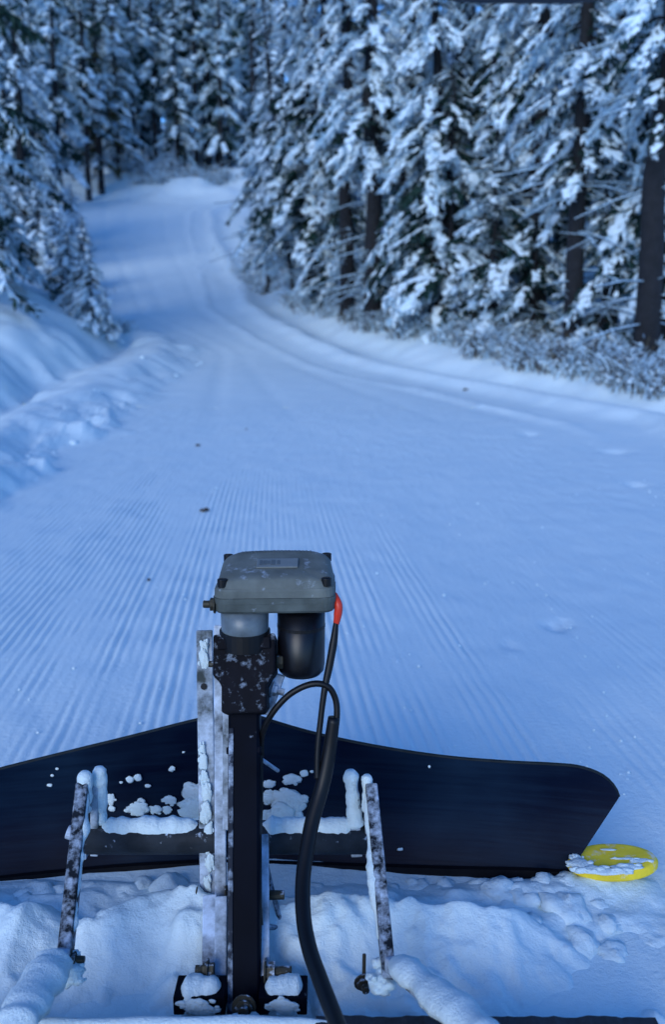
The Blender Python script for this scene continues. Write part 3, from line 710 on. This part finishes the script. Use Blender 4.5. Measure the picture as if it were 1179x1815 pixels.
mb = MB(); capsnow(mb, Vector((-.85, 1.14, ze-.012)), Vector((xm+.05, 1.14, ze-.008)), .009, 91, 0, 60, .7); vpart(mb, 'snow_rim', 'crust', smooth=True)
mb = MB(); capsnow(mb, Vector((at(935, 1812, 1.15).x, 1.152, ze-.024)), Vector((at(980, 1812, 1.15).x, 1.152, ze-.024)), .012, 95, 0, 16, .3); vpart(mb, 'snow_clump', 'crust', smooth=True)
mb = MB(); mb.box((-.20, 0, .02), (1.2, 2.16, .05)); vpart(mb, 'cargo_bed', 'rubber', bevel=.02)
# visor: a dark flap under the roof edge, carried by two cage tubes
top = [(-.52, 1.47), (-.3, 1.455), (-.1, 1.44), (0, 1.425), (.06, 1.41)]
low = [(at(u, v, 1.0).x, at(u, v, 1.0).z) for u, v in ((770, -6), (790, 1), (812, 6), (850, 8.5), (930, 9), (1010, 9), (1030, 7), (1090, 2), (1150, -3))] + [(.45, 1.41), (.56, 1.44)]
edge = top+low
mb = MB(); mb.prism([Vector((x, 1.0, z)) for x, z in edge]+[Vector((.56, 1.0, 1.50)), Vector((-.52, 1.0, 1.50))], (0, -.16, 0)); vpart(mb, 'roof_visor', 'rubber', bevel=.003)
for x in (-.54, .58):
    mb = MB(); mb.tube([(x, 1.0, 1.49), (x, .0, 1.52), (x, -.6, 1.50), (x, -.85, 1.35), (x, -.9, .2)], .022, 12); vpart(mb, 'cage_tube', 'rubber', smooth=True)

# ------------------------------------------------------------------ twigs lying on the groomed snow
def litter(u, v, s, seed, label):
    p = ground_hit(u, v); rg = random.Random(seed); mb = MB(); k = s*mpp(p)
    for i in range(5):
        a = rg.uniform(0, 6.3); L = k*rg.uniform(.5, 1); q = Vector((rg.uniform(-.3, .3)*k, rg.uniform(-.3, .3)*k*2, .004))
        d_ = Vector((math.cos(a), math.sin(a)*1.5, rg.uniform(.0, .35))); mb.tube([q, q+d_*L*.5+Vector((0, 0, .006)), q+d_*L], [k*.22, k*.26, k*.06], 5)
    o = mb.build('twig_litter', 'twig', None); o.location = p; tag(o, label, 'twig'); return o
litter(360, 907, 11, 1, 'dark torn spruce sprig lying flat on the groomed snow')
litter(350, 791, 6, 2, 'small dark twig scrap on the snow beyond the torn sprig')
litter(262, 1032, 5, 3, 'tiny dark bark crumb on the corduroy snow')
litter(826, 692, 7, 4, 'dark clump of debris on the right snow berm')
litter(437, 762, 3, 5, 'faint speck of bark in the middle of the smooth trail')

# ------------------------------------------------------------------ trees
def spindles(P, D, L, Wd, upv, rnd, kinds):
    """many tapered three sided sprigs at once. P base, D direction, L length, Wd width"""
    n = len(P); D = D/np.linalg.norm(D, axis=1, keepdims=True)
    s = np.cross(D, upv); s /= np.linalg.norm(s, axis=1, keepdims=True)+1e-9; t = np.cross(s, D)
    t *= np.sign(t[:, 2:3]+1e-9)
    Lc = L[:, None]; W_ = Wd[:, None]
    mid = P+D*Lc*.45; tip = P+D*Lc
    V = np.stack([P, mid+s*W_*.5+t*W_*.10, mid-s*W_*.5+t*W_*.10, mid-t*W_*.45, tip], 1)      # 5 verts
    F = np.array([[0, 1, 2], [4, 2, 1], [0, 2, 3], [0, 3, 1], [4, 3, 2], [4, 1, 3]])
    faces = (np.arange(n)*5)[:, None, None]+F[None]
    mi = np.zeros((n, 6), int)
    # kinds: 0 bare needles, 1 snow on top, 2 rimed all over
    top = np.where(kinds == 0, 0, np.where(kinds == 1, 2, 2)); und = np.where(kinds == 2, 1, 0)
    mi[:, :2] = top[:, None]; mi[:, 2:] = und[:, None]
    return V.reshape(-1, 3), faces.reshape(-1, 3), mi.reshape(-1)
def spruce(seed, H, hc, Rm, dens=11, droop=.55, frost=.45, hdet=9.0, pads=True, shape=.75, gap=.0, fin=3, size=1.0, ragged=.2):
    rg = np.random.default_rng(seed); PV = []; PF = []; PM = []; off = 0
    def push(V, F, m_):
        nonlocal off
        PV.append(V); PF.append(F+off); PM.append(m_); off += len(V)
    h = hc; nb = 0; up = np.array([[0, 0, 1.0]])
    BP = []
    while h < H-.25:
        step = 1.0/dens if h < hdet else 2.4/dens
        h += step*rg.uniform(.5, 1.5); det = 1.0 if h < hdet else .35
        f = (h-hc)/(H-hc); low = min(1, .55+f*4)
        L = Rm*max(.05, (1-f))**shape*rg.uniform(.85-ragged, 1.05+ragged*.5)*low
        if rg.random() < gap: continue
        az = rg.uniform(0, 2*np.pi); out = np.array([np.cos(az), np.sin(az), 0]); lat = np.array([-np.sin(az), np.cos(az), 0])
        dr = droop*rg.uniform(.7, 1.35)*(.75+.5*(1-f)); bend = rg.uniform(-.12, .12)
        m_ = max(12, int(L*34*det)); s = np.sort(rg.uniform(.10, 1.0, m_))
        spine = lambda q: np.array([0, 0, h]) + out*(L*q[:, None]) + lat*(bend*L*q**2)[:, None] + np.array([0, 0, 1])*(L*(.10*q-dr*q**1.7+.10*dr*q**4))[:, None]
        snowy = rg.random() < frost+.2; bf = frost
        def pick(P, q, extra=0.0):
            """snow sits in clumps: outer, upper sprigs white, the inside of the crown bare and dark"""
            cn = .5*vnoise(P[:, 0]*2.3+P[:, 2]*.9+seed, P[:, 1]*2.3-P[:, 2]*.8, seed+3)+.5*vnoise(P[:, 2]*2.9, P[:, 0]*1.9+P[:, 1]*1.5, seed+5)
            cn = cn + .22*(q-.55) + extra + rg.normal(0, .055, len(P))
            return np.where(cn > .66-.30*bf, 2, np.where(cn > .54-.24*bf, 1, 0))
        q = np.linspace(0, 1, 6); sp = spine(q); BP.append((sp, .012+.012*L))
        base = spine(s); sg = np.where(rg.random(m_) < .5, -1, 1)
        tl = (.09+.21*np.sin(np.pi*np.clip(s*.95, 0, 1))**.7)*min(1, L/1.4)*rg.uniform(.6, 1.25, m_)*size/(.55 if det < 1 else 1)
        D = out*(.75+.3*rg.random(m_))[:, None] + lat*(sg*rg.uniform(.35, 1.1, m_))[:, None] + np.array([0, 0, -1])*(rg.uniform(.05, .7, m_)+dr*.35)[:, None]
        wd = tl*rg.uniform(.18, .34, m_)
        push(*spindles(base, D, tl, wd, up, rg, pick(base, s)))
        nf = fin if det == 1 else 1
        for j in range(nf):
            g = rg.uniform(.15, 1.0, m_); Dn = D/np.linalg.norm(D, axis=1, keepdims=True); b2 = base+Dn*(tl*g)[:, None]
            D2 = Dn*.45+np.array([0, 0, -1])*rg.uniform(.1, 1.1, m_)[:, None]+rg.normal(0, .45, (m_, 3)); l2 = tl*rg.uniform(.35, .75, m_)
            push(*spindles(b2, D2, l2, l2*rg.uniform(.18, .34, m_), up, rg, pick(b2, s, -.03)))
        # snow pads lying on the bough
        if pads and snowy and h < hdet+3:
            npd = max(4, int(L*20)); q = rg.uniform(.35, 1.0, npd)**.8; pc = spine(q)+np.array([0, 0, .035])+lat*(rg.normal(0, .09, npd)*L*.6)[:, None]
            d2 = spine(np.clip(q+.05, 0, 1.05))-spine(q); r_ = rg.uniform(.03, .072, npd)*(.5+.5*min(1, L/1.5))*size
            V0 = np.array([[1, 0, 0], [-1, 0, 0], [0, 1, 0], [0, -1, 0], [0, 0, .55], [0, 0, -.3], [.7, .7, .12], [-.7, .7, .12], [.7, -.7, .12], [-.7, -.7, .12]])
            F0 = np.array([[4, 0, 6], [4, 6, 2], [4, 2, 7], [4, 7, 1], [4, 1, 9], [4, 9, 3], [4, 3, 8], [4, 8, 0], [5, 6, 0], [5, 2, 6], [5, 7, 2], [5, 1, 7], [5, 9, 1], [5, 3, 9], [5, 8, 3], [5, 0, 8]])
            d2 /= np.linalg.norm(d2, axis=1, keepdims=True); s2 = np.tile(lat, (npd, 1)); u2 = np.cross(d2, s2); u2 *= np.sign(u2[:, 2:3])
            jit = rg.uniform(.7, 1.3, (npd, 10, 1)); Vv = V0[None]*jit
            V = pc[:, None]+ (d2[:, None]*Vv[..., 0:1]*1.5+s2[:, None]*Vv[..., 1:2]+u2[:, None]*Vv[..., 2:3])*r_[:, None, None]
            push(V.reshape(-1, 3), ((np.arange(npd)*10)[:, None, None]+F0[None]).reshape(-1, 3), np.full(npd*16, 2))
    V = np.concatenate(PV); F = np.concatenate(PF); mi = np.concatenate(PM)
    return V, F, mi, BP
def trunk_mesh(seed, H, r, BP, snags=0, hc=3.0, lean=(0, 0)):
    rg = random.Random(seed); mb = MB(); n = 14
    pts = [Vector((.03*math.sin(i*1.3+seed)*min(i, 3)*.4, .03*math.cos(i*1.7+seed)*min(i, 3)*.4, H*i/n*1.0)) for i in range(n+1)]
    pts[0].z = -.6
    rad = [r*(1.18 if i == 0 else (1-i/n)**.85+.04) for i in range(n+1)]; mb.tube(pts, rad, 10)
    for sp, w in BP:
        mb.tube([Vector(p) for p in sp], [w, w*.85, w*.7, w*.5, w*.35, w*.15], 4, cap=False)
    for k in range(snags):
        z = rg.uniform(.5, hc+1.2); a = rg.uniform(0, 6.3); L = rg.uniform(.4, 1.6); d_ = Vector((math.cos(a), math.sin(a), rg.uniform(-.25, .1)))
        p = Vector((0, 0, z)); q = [p, p+d_*L*.5+Vector((0, 0, -.02)), p+d_*L+Vector((0, 0, -.10*L))]
        mb.tube(q, [.014, .010, .004], 4, cap=False); mb.tube([x+Vector((0, 0, .012)) for x in q], [.010, .011, .005], 4, cap=False, mi=1)
        for j in range(4):
            f = rg.uniform(.35, 1); b_ = p+d_*L*f; e_ = b_+Vector((rg.uniform(-.3, .3), rg.uniform(-.3, .3), rg.uniform(-.25, .05))); mb.tube([b_, e_], [.006, .003], 3, cap=False, mi=1)
    return mb
VAR = {}
def variant(key, seed, H, hc, Rm, r, snags=0, mats=('needle', 'rime', 'bough_snow'), **kw):
    V, F, mi, BP = spruce(seed, H, hc, Rm, **kw)
    cme = quick('crown', V, F, list(mats), mi)
    tm = trunk_mesh(seed, H, r, BP, snags, hc)
    to = tm.build('trunk', ['bark', 'rime'], None, smooth=True); tme = to.data; bpy.data.objects.remove(to)
    VAR[key] = (tme, cme)
variant('tallA', 1, 11, 2.9, 1.25, .17, 30, dens=17, droop=.80, frost=.60, hdet=7.5, fin=4)
variant('tallB', 2, 10, 1.0, 1.5, .14, 16, dens=17, droop=.88, frost=.66, hdet=8, fin=4)
variant('tallC', 3, 10.5, 2.3, 1.15, .14, 22, dens=18, droop=.72, frost=.54, hdet=8, fin=4)
variant('young', 4, 5.0, .25, 1.5, .06, 4, dens=16, droop=.60, frost=.62, hdet=5, size=1.15)
variant('sapling', 5, 2.6, .08, .85, .035, 0, dens=26, droop=.55, frost=.52, hdet=3, size=1.45, fin=4)
variant('skirt', 12, 9, .15, 1.5, .11, 0, dens=15, droop=.72, frost=.36, hdet=8, fin=4, shape=.35, ragged=.5)
variant('tallD', 13, 11, 1.3, 1.3, .15, 14, dens=16, droop=.95, frost=.62, hdet=8, fin=4, ragged=.35)
variant('olive', 6, 12, 1.2, 2.3, .16, 8, mats=('needle_olive', 'rime', 'bough_snow'), dens=10, droop=.55, frost=.06, hdet=12)
variant('far', 7, 17, 4.0, 2.0, .17, 14, dens=6, droop=.55, frost=.55, hdet=20, fin=2, size=1.7)
variant('farB', 8, 16, 5.5, 1.9, .15, 18, dens=5.5, droop=.5, frost=.45, hdet=20, fin=2, size=1.8)
variant('farC', 9, 14, 1.5, 2.2, .15, 6, dens=7, droop=.6, frost=.65, hdet=20, fin=2, size=1.7)
def tree(key, x, y, label, group=None, rz=0, sc=1.0, lean=(0, 0), name='spruce_tree', sz=None, zoff=0):
    o = thing(name, label, 'tree', (x, y, h1(x, y)+zoff), group); o.rotation_euler = (lean[1], lean[0], rz); o.scale = (sc, sc, sz or sc)
    t, c = VAR[key]; link('trunk', t, o); link('crown', c, o); return o
def tree_px(key, u, v, label, **kw):
    p = ground_hit(u, v); return tree(key, p.x, p.y, label, **kw)
RT = random.Random(11)
# right of the trail
tree_px('tallA', 1140, 655, 'tall spruce with thick bare dark trunk at the right bank', rz=.4, sc=1.0, lean=(.02, 0))
tree_px('tallC', 1012, 628, 'snow laden spruce with dark trunk rising from frosted brush', rz=2.1, sc=1.0)
tree_px('tallA', 662, 572, 'spruce with slim bare trunk standing in the snowy clump at the bend', rz=4.0, sc=1.0, lean=(.03, 0))
tree_px('tallB', 560, 534, 'bushy heavily snowed spruce leaning over the inside of the bend', rz=1.0, sc=1.05, lean=(.05, 0))
variant('pole', 10, 9, 2.4, .95, .055, 22, dens=12, droop=.6, frost=.6, hdet=8, size=.8)
tree_px('pole', 476, 519, 'thin bare stemmed spruce pole at the tip of the bend clump', rz=1, lean=(.03, 0))
tree_px('pole', 520, 532, 'slender leaning spruce pole beside the bushy bend spruce', rz=3, sc=.95, lean=(.10, 0))
YOUNG = [(590, 552, .6, 'low young spruce between the slender leaning pole and the slim bare trunk'), (738, 585, .6, 'low young spruce close beside the slim bare trunk of the bend clump'),
         (800, 598, 1.0, 'broad young spruce bowed with snow at the edge of the right bank'), (880, 612, .75, 'young spruce next to the broad bowed one on the right bank'),
         (462, 497, .6, 'young spruce at the very tip of the bend clump'), (955, 618, .55, 'small young spruce leaning at the dark trunk above frosted brush'), (1080, 636, .6, 'young snowy spruce between the two thick dark trunks')]
for u, v, sc, lab in YOUNG:
    p = ground_hit(u, v-6); tree('young', p.x, p.y+.5, lab, 'young spruces between the trunks', rz=RT.random()*6, sc=sc*RT.uniform(.9, 1.1), name='young_spruce')
MID = [('tallB', 770, 555, 17), ('tallD', 865, 560, 16.8), ('tallC', 930, 570, 16), ('tallB', 1080, 590, 15), ('tallD', 615, 500, 19), ('tallB', 1180, 600, 14), ('tallC', 720, 500, 19.5), ('tallB', 545, 470, 22),
       ('tallA', 820, 500, 22), ('tallC', 990, 520, 18.5), ('tallB', 900, 480, 24), ('tallD', 1140, 520, 18), ('tallD', 715, 500, 18.2), ('tallC', 805, 500, 18), ('tallB', 500, 470, 27), ('tallD', 535, 470, 32), ('tallB', 505, 470, 38), ('tallD', 585, 480, 24), ('tallC', 1050, 500, 22), ('tallB', 650, 480, 26), ('tallD', 955, 480, 15.6)]
for k, (key, u, v, Y) in enumerate(MID):
    x = at(u, v, Y).x
    tree(key, x, Y, 'snow covered spruce in the second rank behind the bank trees', 'second rank spruces on the right', rz=RT.random()*6, sc=RT.uniform(.9, 1.15), lean=(RT.uniform(-.03, .03), 0))
# left of the trail
def left_tree(key, u, Y, label, **kw): return tree(key, at(u, 400, Y).x, Y, label, **kw)
left_tree('skirt', -125, 13.5, 'big snow draped spruce on top of the left bank', rz=.7, sc=1.1)
left_tree('skirt', -40, 16.5, 'ragged rimed spruce behind the big bank spruce', rz=2.7, sc=1.0, lean=(.03, 0))
left_tree('tallD', 45, 27, 'drooping spruce with hanging white boughs above the saplings', rz=1.7, sc=.95)
left_tree('tallB', 62, 34, 'frosted spruce standing next to the olive green one', rz=1.2, sc=.9)
for u, Y in ((214, 53.5), (244, 55), (280, 56), (318, 55.6), (352, 57), (395, 56), (160, 50), (110, 46)):
    left_tree('farC' if u % 4 else 'far', u, Y, 'snowy conifer standing on the rise that closes off the trail', group='conifers on the rise', rz=u*.7, sc=.8+.1*(u % 3))
tree_px('olive', 180, 342, 'olive green spruce with little snow where the trail bends', rz=2.2, sc=1.05)
left_tree('tallB', 20, 30, 'white crusted spruce up the slope behind the left bank', rz=4.1, sc=.9)
for u, v, key, sc in ((20, 470, 'skirt', .26), (75, 505, 'sapling', .85), (125, 545, 'sapling', .66), (165, 580, 'sapling', .55), (40, 490, 'sapling', 1.0), (110, 525, 'sapling', .7), (145, 560, 'sapling', .5), (130, 440, 'sapling', .9), (60, 430, 'young', .6), (150, 500, 'sapling', .7), (5, 500, 'sapling', .8), (190, 600, 'sapling', .35), (100, 480, 'sapling', .9)):
    p = ground_hit(u, v)
    if p: tree(key, p.x, p.y, 'small snow smothered spruce sapling on the left bank', 'saplings on the left bank', rz=RT.random()*6, sc=sc*1.0, name='spruce_sapling')
# forest on both slopes and beyond the bend
def forest(n, xr, yr, keys, label, group, mind, test, sc=1.0):
    pts = []; tries = 0
    while len(pts) < n and tries < n*60:
        tries += 1; y = RT.uniform(*yr); x = RT.uniform(*xr)
        if abs(x) > .41*y+4 or not test(x, y): continue
        if any((x-a)**2+(y-b_)**2 < mind**2 for a, b_ in pts): continue
        pts.append((x, y)); tree(RT.choice(keys), x, y, label, group, rz=RT.random()*6, sc=sc*RT.uniform(.85, 1.2), lean=(RT.uniform(-.03, .03), RT.uniform(-.02, .02)))
xl = lambda y: float(XL(np.array([y]))[0]); xrr = lambda y: float(XR(np.array([y]))[0])
forest(44, (-2, 26), (17, 52), ['tallB', 'tallC', 'farC'], 'spruce deep in the snowy wood right of the trail', 'wood right of the trail', 1.7, lambda x, y: x > xrr(y)+3.2 and x > -6+.22*y, .75)
forest(34, (-32, -5), (24, 62), ['far', 'farB', 'farC'], 'spruce in the dark wood on the left slope', 'wood on the left slope', 1.9, lambda x, y: x < xl(y)-3.0, .62)
forest(105, (-40, -3), (55.5, 104), ['far', 'farB', 'farB', 'farC'], 'slim conifer in the dense dark wood beyond the bend', 'wood beyond the bend', 1.5, lambda x, y: 40 < CX+FPX*x/y < 470)
forest(30, (-10, 34), (58, 90), ['farC', 'far'], 'conifer on the ridge behind the right hand wood', 'wood on the ridge', 2.0, lambda x, y: CX+FPX*x/y > 470)
# ------------------------------------------------------------------ frosted brush and grass
def brush_mesh(seed, n=60, H=.42, spread=.8):
    rg = random.Random(seed); mb = MB()
    for i in range(n):
        a = rg.uniform(0, 6.3); b0 = Vector((rg.gauss(0, .16), rg.gauss(0, .16), -.05)); L = H*rg.uniform(.4, 1.1); o_ = Vector((math.cos(a), math.sin(a), 0))*spread*L*rg.uniform(.3, 1.5)
        m_ = 1 if rg.random() < .42 else (0 if rg.random() < .75 else 2)
        tip = b0+o_+Vector((0, 0, L)); mid = b0+o_*.35+Vector((0, 0, L*.6)); mb.tube([b0, mid, tip], [.007, .006, .003], 3, cap=False, mi=m_)
        for j in range(4):
            f = rg.uniform(.3, 1); p = b0.lerp(mid, f*2) if f < .5 else mid.lerp(tip, f*2-1); d_ = Vector((rg.gauss(0, 1), rg.gauss(0, 1), rg.uniform(-.1, 1))).normalized()
            mb.tube([p, p+d_*L*rg.uniform(.12, .3)], [.006, .003], 3, cap=False, mi=1 if rg.random() < .6 else 0)
    for i in range(int(n*1.1)):
        a = rg.uniform(0, 6.3); q = rg.random()**.6; c = Vector((math.cos(a)*spread*H*q*1.2, math.sin(a)*spread*H*q*1.2, H*(1-.7*q)*rg.uniform(.3, 1))); r_ = rg.uniform(.012, .04)
        mb.add([c+Vector((rg.uniform(.6, 1.3)*x*r_, rg.uniform(.6, 1.3)*y*r_, rg.uniform(.6, 1.1)*z*r_)) for x, y, z in ((1, 0, 0), (-1, 0, 0), (0, 1, 0), (0, -1, 0), (0, 0, .8), (0, 0, -.5))], [(0, 2, 4), (2, 1, 4), (1, 3, 4), (3, 0, 4), (2, 0, 5), (1, 2, 5), (3, 1, 5), (0, 3, 5)], 3)
    o = mb.build('brush', ['twig', 'rime', 'straw', 'bough_snow'], None); me = o.data; bpy.data.objects.remove(o); return me
BR = [brush_mesh(40), brush_mesh(41, 45, .38, 1.1), brush_mesh(42, 80, .34, .9), brush_mesh(43, 36, .5, .6)]
EDGE = [(440, 505), (470, 522), (560, 556), (680, 592), (800, 612), (900, 640), (1000, 662), (1100, 682), (1200, 700)]
for k in range(84):
    u = 445+ (1200-445)*((k*.618034) % 1.0)**.8; v = np.interp(u, [e_[0] for e_ in EDGE], [e_[1] for e_ in EDGE])-RT.uniform(0, 1)**1.5*45
    p = ground_hit(u, v)
    if p is None: continue
    o = link('frosted_bush', BR[k % 4], None, (p.x, p.y+.1, p.z-.02), RT.random()*6, RT.uniform(.6, 1.2)); tag(o, 'bare frosted bush at the foot of the right bank spruces', 'bush', 'frosted bushes on the right bank')
for k in range(16):
    u = RT.uniform(0, 215); v = np.interp(u, [0, 100, 215], [475, 520, 612])-RT.uniform(-4, 30); p = ground_hit(u, v)
    if p is None: continue
    o = link('frosted_bush', BR[k % 4], None, (p.x, p.y, p.z-.02), RT.random()*6, RT.uniform(.5, 1.0)); tag(o, 'bare frosted bush poking from the left snow bank', 'bush', 'frosted bushes on the left bank')
for k in range(22):
    u = 215+195*((k*.618034) % 1); Y = 52.2+2.6*RT.random(); x = at(u, 320, Y).x
    o = link('frosted_bush', BR[k % 4], None, (x, Y, h1(x, Y)-.03), RT.random()*6, RT.uniform(1.2, 2.4)); tag(o, 'white frosted bush on the rise that closes off the trail', 'bush', 'frosted bushes on the rise')
# dry grass along the right bank
mb = MB(); rg = random.Random(9)
for k in range(900):
    u = rg.uniform(380, 1200); v = np.interp(u, [380]+[e_[0] for e_ in EDGE], [440]+[e_[1] for e_ in EDGE])-abs(rg.gauss(0, 9))+2
    r_ = ray(u, v); y = float(np.interp(u, [380, 440, 560, 680, 800, 1000, 1200], [34, 26, 18.5, 15.5, 13.2, 11, 10]))
    if k % 13 == 0 or k == 0:
        p = ground_hit(u, v); base = p
    q = base+Vector((rg.gauss(0, .14), rg.gauss(0, .14), 0)); L = rg.uniform(.12, .4); t_ = q+Vector((rg.gauss(0, .1), rg.gauss(0, .1), L))
    mb.add([q+Vector((-.004, 0, -.03)), q+Vector((.004, .002, -.03)), t_], [(0, 1, 2)], 0 if rg.random() < .5 else 1)
g = mb.build('dry_grass', ['straw', 'rime'], None, kind='stuff'); g['label'] = 'dry frosted grass along the foot of the right bank'; g['category'] = 'grass'
